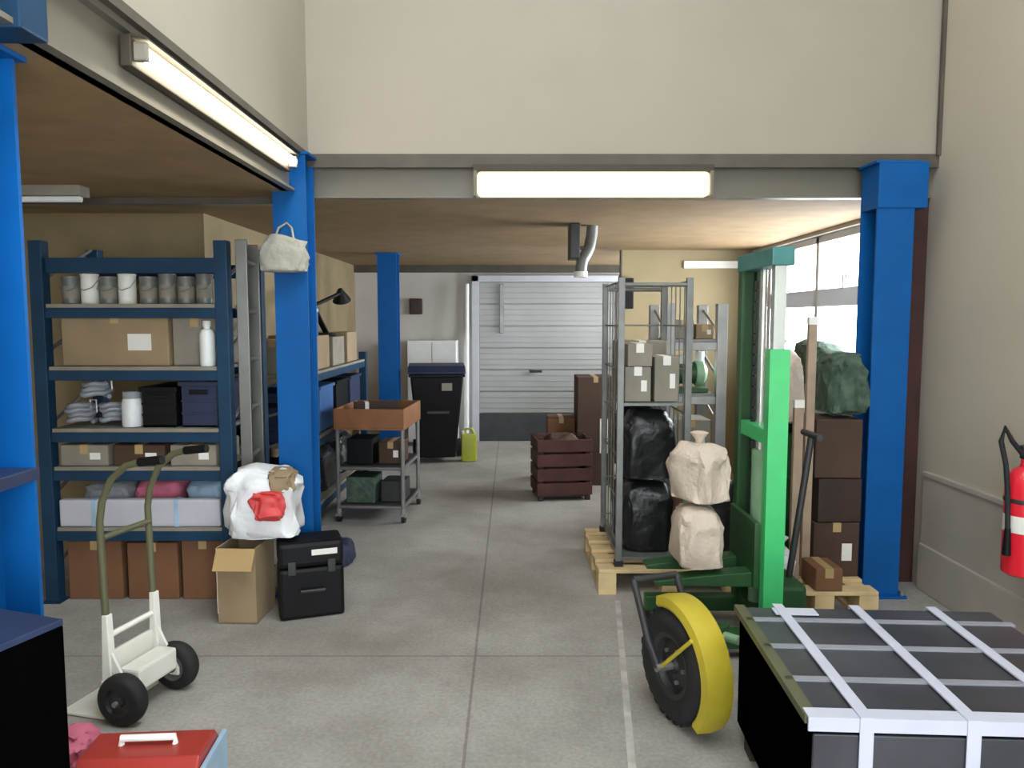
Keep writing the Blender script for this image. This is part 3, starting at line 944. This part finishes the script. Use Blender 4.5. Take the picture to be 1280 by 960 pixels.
# ------------------------------------------------------------------ cartons left of the roll cage
carton('tall brown carton standing behind the red-brown crate', .78, 7.25, 0, .34, .42, 1.02, 'carton3', group=None)
carton('olive-brown carton left of the tall brown one', .47, 7.35, 0, .26, .34, .62, 'carton', lid=False)
t = thing('wooden_crate', 'red-brown wooden crate on the floor left of the roll cage', 'crate', (.43, 6.62, 0), math.radians(7))
for k in range(4):
    z = .05 + k * .125
    MB().box(-.24, .24, -.2, -.185, z, z + .105).build('front_slat', 'redwood', t, bevel=.003)
    MB().box(-.24, .24, .185, .2, z, z + .105).build('back_slat', 'redwood', t, bevel=.003)
    for s in (-1, 1):
        MB().box(s * .2325 - .0075, s * .2325 + .0075, -.183, .183, z, z + .105).build('side_slat', 'redwood', t, bevel=.003)
for sx in (-1, 1):
    for sy in (-1, 1):
        MB().box(sx * .205 - .02, sx * .205 + .02, sy * .165 - .019, sy * .165 + .019, 0, .55).build('corner_post', 'darkwood', t)
MB().box(-.22, .22, -.18, .18, .03, .05).build('bottom', 'darkwood', t)
bag('dark bag lying in the red-brown wooden crate', .43, 6.62, .05, .36, .3, .5, 'carton3', 50, neck=False, rough=.12)

# ------------------------------------------------------------------ pallet and roll cage
pallet('pale wooden pallet under the roll cage', .9, 4.62, .82, .86, group='pale wooden pallets')
t = thing('roll_cage', 'grey steel roll cage of black bags on the pale pallet', 'cage', (.80, 4.62, .144))
for sx in (-1, 1):
    for sy in (-1, 1):
        MB().box(sx * .19 - .018, sx * .19 + .018, sy * .36 - .018, sy * .36 + .018, .03, 1.64, .003).build('post', 'galv', t)
        MB().box(sx * .19 - .024, sx * .19 + .024, sy * .36 - .024, sy * .36 + .024, 0, .03).build('foot', 'rubber', t)
for sx in (-1, 1):
    b = MB()
    for k in range(7):
        b.cyl((sx * .19, -.345, .12 + k * .25), (sx * .19, .345, .12 + k * .25), .005, n=6)
    for k in range(1, 6):
        b.cyl((sx * .19, -.36 + k * .12, .1), (sx * .19, -.36 + k * .12, 1.62), .004, n=6)
    b.build('side_mesh', 'galv', t)
b = MB()
for k in range(7):
    b.cyl((-.175, .36, .12 + k * .25), (.175, .36, .12 + k * .25), .005, n=6)
b.build('back_mesh', 'galv', t)
MB().box(-.19, .19, -.36, .36, .03, .05).build('deck', 'galv', t)
MB().cyl((-.19, -.36, 1.6), (.19, -.36, 1.6), .012).cyl((-.19, .36, 1.6), (.19, .36, 1.6), .012).build('top_bar', 'galv', t)
MB().box(-.17, .17, -.345, .345, .92, .935).build('shelf', 'galv', t)
for i, (yy, z, s) in enumerate(((4.47, .196, 61), (4.78, .196, 62), (4.47, .62, 63), (4.78, .62, 64))):
    bag(['black bag low at the front of the roll cage', 'black bag low at the back of the roll cage', 'black bag on top at the front of the roll cage', 'black bag on top at the back of the roll cage'][i],
        .80, yy, z, .3, .28, .4, 'blackbag', s, group='black bags in the roll cage', neck=False)
for i, (xx, yy, z, w_, h_) in enumerate(((.72, 4.45, 1.081, .15, .2), (.885, 4.45, 1.081, .14, .26), (.8, 4.78, 1.081, .3, .34), (.73, 4.45, 1.283, .14, .13))):
    carton(['small grey box at the left front of the roll cage shelf', 'taller grey box at the right front of the roll cage shelf', 'large grey box at the back of the roll cage shelf', 'small grey box stacked on another in the roll cage'][i],
           xx, yy, z, w_, .24, h_, 'greybox', group='grey boxes on the roll cage shelf', lid=(i < 3), tape='papergrey')
bag('black sack on the pallet beside the roll cage', 1.2, 4.42, .144, .24, .32, .5, 'blackbag', 66)
t = thing('switch_box', 'small black wall box high on the tan partition right of the door', 'box', (1.15, 7.5985, 1.66))  # plain box on the partition, purpose unknown
MB().box(-.05, .05, -.06, .0, 0, .3, .008).build('case', 'black', t)
MB().box(-.035, .035, -.066, -.06, .18, .26, .003).build('cover', 'darkmetal', t)

# ------------------------------------------------------------------ grey shelf unit with machine
rack('narrow grey steel shelf unit behind the green stacker', 1.03, 1.46, 5.15, 5.75, [.15, .62, 1.05, 1.42], 1.66, name='steel_shelving', m='steel', board='galv')
sx_, sy_ = 1.245, 5.45
t = thing('green_pump', 'green and white pump on the grey shelf unit', 'pump', (sx_ - .02, 5.3, 1.05))
MB().box(-.13, .13, -.08, .08, 0, .03, .004).build('base', 'darkgreen', t)
MB().cyl((-.11, 0, .13), (.05, 0, .13), .075, n=28).build('motor', 'darkgreen', t, smooth=True)
MB().lathe([(0, 0), (.085, 0), (.09, .01), (.09, .05), (.05, .08), (0, .08)], 28, Matrix.Translation((.05, 0, .13)) @ Matrix.Rotation(PI / 2, 4, 'Y')).build('pump_head', 'palegreen', t, smooth=True)
MB().cyl((.085, 0, .19), (.085, 0, .28), .03).build('outlet', 'white', t, smooth=True)
MB().box(-.08, .0, -.04, .04, .195, .25, .006).build('terminal_box', 'white', t)
sl_ = [('grey box on the top shelf of the grey shelf unit', -.065, 1.42, .13, .13, 'greybox'), ('pale box on the top shelf of the grey shelf unit', .075, 1.42, .12, .1, 'carton2'),
       ('grey board box on the second shelf behind the stacker', 0, .62, .26, .24, 'greybox'), ('brown box on the lowest shelf behind the stacker', 0, .15, .26, .3, 'carton')]
for lb, dx, z, w_, h_, m_ in sl_:
    carton(lb, sx_ + dx, 5.36, z, w_, .3, h_, m_, group='boxes on the grey shelf unit')

# ------------------------------------------------------------------ green pallet stacker
gx, gy = 1.19, 3.62
t = thing('pallet_stacker', 'green hand pallet stacker with a tall mast', 'stacker', (gx, gy, 0))
# near upright: bright outer channel with polished inner rail, far upright painted darker for its shade
chan = [(-.045, -.03), (.045, -.03), (.045, .03), (.03, .03), (.03, -.016), (-.03, -.016), (-.03, .03), (-.045, .03)]


def channel(y, z0, z1, name, m, flip=1, k=1.0):
    return MB().prism([(u * k, y + flip * v * k) for u, v in chan], 'z', z0, z1).build(name, m, t)


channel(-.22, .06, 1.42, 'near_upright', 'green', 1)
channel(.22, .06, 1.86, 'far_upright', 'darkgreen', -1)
MB().box(-.026, .026, -.232, -.185, .1, 1.86).build('inner_rail', 'chrome', t)
MB().box(-.05, .05, -.26, .26, 1.79, 1.87, .006).build('crosshead', 'teal', t)
MB().box(-.035, .035, -.19, .19, .98, 1.05, .004).build('mast_brace', 'green', t)
MB().box(-.035, .035, -.25, .25, .06, .16, .006).build('mast_foot', 'darkgreen', t)
MB().cyl((.02, .06, .16), (.02, .06, .92), .035, n=24).build('lift_cylinder', 'palegreen', t, smooth=True)
MB().cyl((.02, .06, .9), (.02, .06, 1.79), .018, n=20).build('piston_rod', 'chrome', t, smooth=True)
b = MB()
for k in range(24):
    z = .5 + k * .052
    b.box(-.01, .01, .1, .112, z, z + .044)
b.build('lift_chain', 'darkmetal', t)
MB().box(-.075, -.048, -.2, .2, .31, .62, .006).build('carriage', 'darkgreen', t)
for s in (-1, 1):
    MB().prism([(-.06, .38), (-.06, .31), (-.52, .315), (-.52, .335), (-.3, .36)], 'y', s * .12 - .05, s * .12 + .05).build('fork', 'darkgreen', t, bevel=.003)
    lg = MB().box(-.5, .0, s * .23 - .035, s * .23 + .035, .05, .13, .008).build('straddle_leg', 'darkgreen', t)
    MB().cyl((-.46, s * .23 - .025, .04), (-.46, s * .23 + .025, .04), .04, n=24).build('leg_roller', 'rubber', lg, smooth=True)
    wh_ = MB().cyl((.14, s * .17 - .022, .075), (.14, s * .17 + .022, .075), .075, n=28).build('steer_wheel', 'rubber', t, smooth=True)
    MB().cyl((.14, s * .17 - .026, .075), (.14, s * .17 + .026, .075), .03).build('hub', 'galv', wh_)
MB().box(.03, .2, -.14, .14, .14, .3, .02).build('pump_housing', 'darkgreen', t)
MB().tube([(.16, 0, .28), (.22, 0, .75), (.25, 0, 1.0)], .016, 10).tube([(.25, -.1, 1.0), (.25, .1, 1.0)], .016, 10).build('tiller', 'darkmetal', t, smooth=True)
# load on the forks
bag('cream sack lying on the green stacker forks', gx - .3, gy - .02, .382, .21, .32, .28, 'creamsack', 71, group='cream sacks on the stacker', neck=False)
bag('cream sack with gathered neck, upper one on the stacker', gx - .29, gy + .0, .685, .2, .28, .27, 'creamsack', 72, rz=.5, group='cream sacks on the stacker', rough=.22)
t = thing('folded_hose', 'dark green hose bundle under the stacker forks', 'hose', (gx - .38, gy - .38, 0))
b = MB()
pts = []
for j in range(5 * 26):
    a = j * 2 * PI / 26
    pts.append(((.12 + .014 * math.sin(j * .31)) * math.cos(a), (.075 + .01 * math.sin(j * .21)) * math.sin(a), .016 + j / 26 * .042))
b.tube(pts, .016, 8)
b.build('coil', 'darkgreen', t, smooth=True)
MB().cyl((.1, -.085, .2), (.15, -.13, .2), .02).build('nozzle', 'palegreen', t)

# ------------------------------------------------------------------ wheel under a yellow mudguard
ang = math.atan2(-.94, .34)
t = thing('wheel_unit', 'black tyred wheel under a curved yellow mudguard', 'wheel', (.655, 2.85, 0), ang)
R_ = .22
T = Matrix.Translation((0, 0, R_)) @ Matrix.Rotation(PI / 2, 4, 'X')
ty = MB().lathe([(.12, -.05), (.16, -.065), (.195, -.06), (.215, -.042), (.22, -.015), (.22, .015), (.215, .042), (.195, .06), (.16, .065), (.12, .05)], 40, T)
for k in range(28):
    a = k * 2 * PI / 28
    for s in (-1, 1):
        ty.box(-.012, .012, -.02, .02, -.006, .0045, 0, Matrix.Translation((.217 * math.cos(a + s * .05), s * .028, R_ + .217 * math.sin(a + s * .05))) @ Matrix.Rotation(PI / 2 - a, 4, 'Y'))
tyre = ty.build('tyre', 'rubber', t, smooth=True)
rim = MB().lathe([(0, -.03), (.03, -.045), (.035, -.03), (.095, -.02), (.105, -.045), (.125, -.052), (.125, .052), (.105, .045), (.095, .02), (.035, .03), (.03, .045), (0, .03)], 36, T).build('rim', 'darkmetal', t, smooth=True)
for k in range(5):
    a = k * 2 * PI / 5
    MB().cyl((.065 * math.cos(a), -.036, R_ + .065 * math.sin(a)), (.065 * math.cos(a), .036, R_ + .065 * math.sin(a)), .009, n=6).build('wheel_nut', 'galv', rim)
MB().cyl((0, -.11, R_), (0, .11, R_), .016).build('axle', 'steel', t)
b = MB()
ro, ri, hw = .262, .252, .062
n = 26
a0, a1 = math.radians(112), math.radians(-40)
secs = []
for i in range(n + 1):
    a = a0 + (a1 - a0) * i / n
    ca, sa = math.cos(a), math.sin(a)
    ring = []
    for r, y in ((ro - .03, -hw), (ro, -hw + .008), (ro + .006, 0), (ro, hw - .008), (ro - .03, hw), (ri - .03, hw - .006), (ri, hw - .014), (ri, -hw + .014), (ri - .03, -hw + .006)):
        ring.append(b.bm.verts.new((r * ca, y, R_ + r * sa)))
    secs.append(ring)
for A, B in zip(secs, secs[1:]):
    k = len(A)
    for j in range(k):
        b.bm.faces.new((A[j], A[(j + 1) % k], B[(j + 1) % k], B[j]))
b.bm.faces.new(secs[0])
b.bm.faces.new(list(reversed(secs[-1])))
mg = b.build('mudguard', 'yellow', t, smooth=True)
for s in (-1, 1):
    MB().cyl((0, s * .09, R_), (.17, s * .066, R_ + .17), .008, n=8).build('stay', 'yellow', t)
b = MB()
for s in (-1, 1):
    b.tube([(0, s * .1, R_), (-.08, s * .1, .3), (-.2, s * .1, .5)], .014, 10)
b.tube([(-.2, -.1, .5), (-.2, .1, .5)], .014, 10)
b.build('fork', 'darkmetal', t, smooth=True)

# ------------------------------------------------------------------ strapped load in the foreground right
t = thing('strapped_load', 'low dark load tied with white straps, bottom right foreground', 'load', (.785, 1.93, 0), math.radians(-3))
LW, LD, LH = .92, .80, .5
b = MB()
b.box(.012, LW - .012, .012, LD - .012, .06, LH - .012, .004)
b.build('load_body', 'satinblack', t)
for k in range(3):
    MB().box(.02, LW - .02, .05 + k * .29, .13 + k * .29, 0, .06).build('skid', 'darkwood', t)
rows = [(.055, .215), (.235, .44), (.46, .66), (.68, LD - .01)]
cols = [(.015, .145), (.155, .42), (.43, .695), (.705, LW - .015)]
for (y0, y1) in rows:
    for (x0, x1) in cols:
        MB().box(x0, x1, y0, y1, LH - .014, LH - .002).build('top_panel', 'sheetdark', t, bevel=.004)
for (x0, x1) in cols:
    for z0, z1 in ((.07, .26), (.27, LH - .045)):
        MB().box(x0, x1, .002, .014, z0, z1).build('front_panel', 'sheetdark', t, bevel=.004)
for yy in (.225, .45, .67):
    MB().box(.004, LW - .004, yy - .014, yy + .014, LH - .006, LH + .003, .001).build('cross_strip', 'sheetgrey', t)
MB().prism([(-.002, LH - .035), (-.002, LH + .004), (.05, LH + .004), (.05, LH - .002), (.006, LH - .002), (.006, LH - .035)], 'x', .0, LW).build('edge_strip', 'strapwhite', t)
for xx in (.15, .425, .70):
    h = .018
    b = MB()
    b.prism([(-.006, .0 + .06), (-.006, LH + .008), (LD + .002, LH + .008), (LD + .002, .06), (LD - .003, .06), (LD - .003, LH + .003), (-.002, LH + .003), (-.002, .06)], 'x', xx - h, xx + h)
    st = b.build('strap', 'strapwhite', t)
MB().box(.12, .27, LD - .09, LD - .03, LH + .001, LH + .006, .001).build('label', 'strapwhite', t)
MB().prism([(.0, LH - .02), (-.006, LH - .02), (-.006, LH + .003), (.03, LH + .003), (.03, LH - .002), (.0, LH - .002)], 'y', .01, LD).build('side_strip', 'olive', t)

# ------------------------------------------------------------------ timber, boxes and sacks on the right pallet
pallet('pale wooden pallet beside the right blue column', 1.625, 4.27, .56, .86, m='wood', group='pale wooden pallets')
P0 = .144
carton('dark brown carton, lowest of the stack by the right column', 1.775, 4.24, P0, .25, .34, .3, 'carton3', group='dark cartons by the right column')
carton('dark brown carton in the middle of the stack by the right column', 1.78, 4.24, P0 + .304, .24, .34, .24, 'darkwood', rz=.04, group='dark cartons by the right column', tape=None)
carton('dark brown carton, topmost of the stack by the right column', 1.775, 4.24, P0 + .548, .25, .34, .32, 'carton3', rz=-.03, group='dark cartons by the right column', tape=None)
carton('tan carton with pale edge on top of the wooden pallet', 1.645, 3.94, P0, .14, .2, .12, 'carton', lid=False)
for i, (xx, yy, w_, hh) in enumerate(((1.525, 4.02, .05, .98), (1.61, 4.085, .045, 1.42))):
    t = thing('timber_plank', ['shorter grey-brown plank standing on the right pallet', 'taller grey-brown plank standing on the right pallet'][i], 'timber', (xx, yy, P0), 0, 'planks on the right pallet')
    MB().box(-w_ / 2, w_ / 2, -.015, .015, 0, hh, .003).build('board', 'timber', t)
    MB().box(-w_ / 2 - .001, w_ / 2 + .001, -.016, .016, hh - .04, hh + .001).build('painted_end', 'papergrey', t)
t = thing('plastic_drum', 'tall dark green drum standing on the right pallet', 'drum', (1.60, 4.545, P0))
MB().lathe([(0, 0), (.12, 0), (.128, .012), (.128, .22), (.134, .23), (.128, .24), (.128, .46), (.134, .47), (.128, .48), (.128, .74), (.12, .76), (0, .76)], 32).build('body', 'darkgreen', t, smooth=True)
MB().lathe([(.13, .745), (.136, .75), (.136, .78), (.13, .785), (0, .785)], 32).build('lid', 'black', t, smooth=True)
bag('cream sack on top of the dark green drum', 1.60, 4.545, P0 + .79, .26, .24, .44, 'creamsack', 81, rough=.22)
bag('green netting bundle on top of the dark cartons', 1.832, 4.24, P0 + .888, .205, .32, .34, 'greencloth', 82, neck=False, rough=.3, name='netting_bundle', cat='netting')
bag('small white bag on the pallet in front of the planks', 1.425, 3.96, P0, .12, .18, .2, 'whitebag', 83, rough=.3)
t = thing('grey_carton_stack', 'x', 'box')
bpy.data.objects.remove(t)
carton('grey box on the window sill side shelf', 2.2, 5.55, 0, .3, .9, 1.1, 'greybox', lid=False)
bpy.data.objects[[o.name for o in bpy.data.objects if o.get('label') == 'grey box on the window sill side shelf'][0]]['label'] = 'tall grey box on the floor under the window'
bag('grey-green bag on the tall box under the window', 2.19, 5.45, 1.1, .26, .5, .3, 'greencloth', 86, neck=False, rough=.25)

# ------------------------------------------------------------------ fire extinguisher
t = thing('fire_extinguisher', 'red fire extinguisher hung on the right wall', 'extinguisher', (XR - .115, 3.30, .42))
MB().lathe([(0, .0), (.06, .0), (.078, .012), (.08, .03), (.08, .4), (.074, .44), (.055, .47), (.028, .487), (.024, .5), (.024, .52), (0, .52)], 36).build('cylinder', 'extred', t, smooth=True)
MB().lathe([(.0806, .2), (.081, .205), (.081, .27), (.0806, .275)], 36).build('label', 'papergrey', t, smooth=True)
b = MB()
b.box(-.02, .02, -.025, .025, .52, .56, .004)
b.build('valve', 'darkmetal', t)
MB().prism([(-.03, .565), (.11, .59), (.11, .602), (-.03, .58)], 'y', -.012, .012).prism([(-.03, .552), (.1, .535), (.1, .545), (-.03, .562)], 'y', -.01, .01).build('handle', 'darkmetal', t)
MB().tube([(-.02, 0, .54), (-.07, 0, .60), (-.105, 0, .66), (-.12, 0, .60), (-.1, -.01, .50), (-.092, -.02, .38), (-.09, -.03, .22)], .011, 10).build('hose', 'rubber', t, smooth=True)
MB().cyl((-.09, -.03, .1), (-.09, -.03, .22), .018, .012).build('nozzle', 'black', t)
MB().box(.082, .1145, -.03, .03, .2, .46, .003).build('wall_bracket', 'darkmetal', t)
MB().lathe([(.0808, .33), (.083, .332), (.083, .348), (.0808, .35)], 36).build('clamp_band', 'darkmetal', t, smooth=True)

# ------------------------------------------------------------------ light
wd = bpy.data.worlds.new('sky')
scene.world = wd
wd.use_nodes = True
nt = wd.node_tree
bg = nt.nodes['Background']
bg.inputs['Color'].default_value = (0.88, 0.94, 1.0, 1)
tc = nt.nodes.new('ShaderNodeTexCoord')
sp = nt.nodes.new('ShaderNodeSeparateXYZ')
mr = nt.nodes.new('ShaderNodeMapRange')
mr.inputs['From Min'].default_value = 0.3
mr.inputs['From Max'].default_value = 0.9
mr.inputs['To Min'].default_value = 7.0
mr.inputs['To Max'].default_value = 36.0
nt.links.new(tc.outputs['Generated'], sp.inputs[0])
nt.links.new(sp.outputs[0], mr.inputs[0])
nt.links.new(mr.outputs[0], bg.inputs['Strength'])


def area(name, loc, rot, sx, sy, power=0, color=(1, 1, 1), portal=False):
    l = bpy.data.lights.new(name, 'AREA')
    l.shape = 'RECTANGLE'
    l.size, l.size_y = sx, sy
    l.energy = power
    l.color = color
    if portal:
        l.cycles.is_portal = True
    o = bpy.data.objects.new(name, l)
    COL.objects.link(o)
    o.location = loc
    o.rotation_euler = rot
    return o


area('door_daylight', ((XM + XR) / 2, YF - .1, DOORH / 2), (PI / 2, 0, 0), XR - XM, DOORH, portal=True)
area('back_window_daylight', (XR + .13, (BY0 + BY1) / 2, (WZ0 + WZ1) / 2), (0, PI / 2, 0), WZ1 - WZ0, BY1 - BY0, portal=True)
area('wing_daylight', ((FX0 + FX1) / 2, YF - .14, (FZ0 + FZ1) / 2), (PI / 2, 0, 0), FX1 - FX0, FZ1 - FZ0, portal=True)
area('roof_daylight', ((SKX0 + SKX1) / 2, (SKY0 + SKY1) / 2, HT + .1), (0, 0, 0), SKX1 - SKX0, SKY1 - SKY0, portal=True)
area('window_daylight', (XR + .13, (WY0 + WY1) / 2, (WZ0 + WZ1) / 2), (0, PI / 2, 0), WZ1 - WZ0, WY1 - WY0, portal=True)
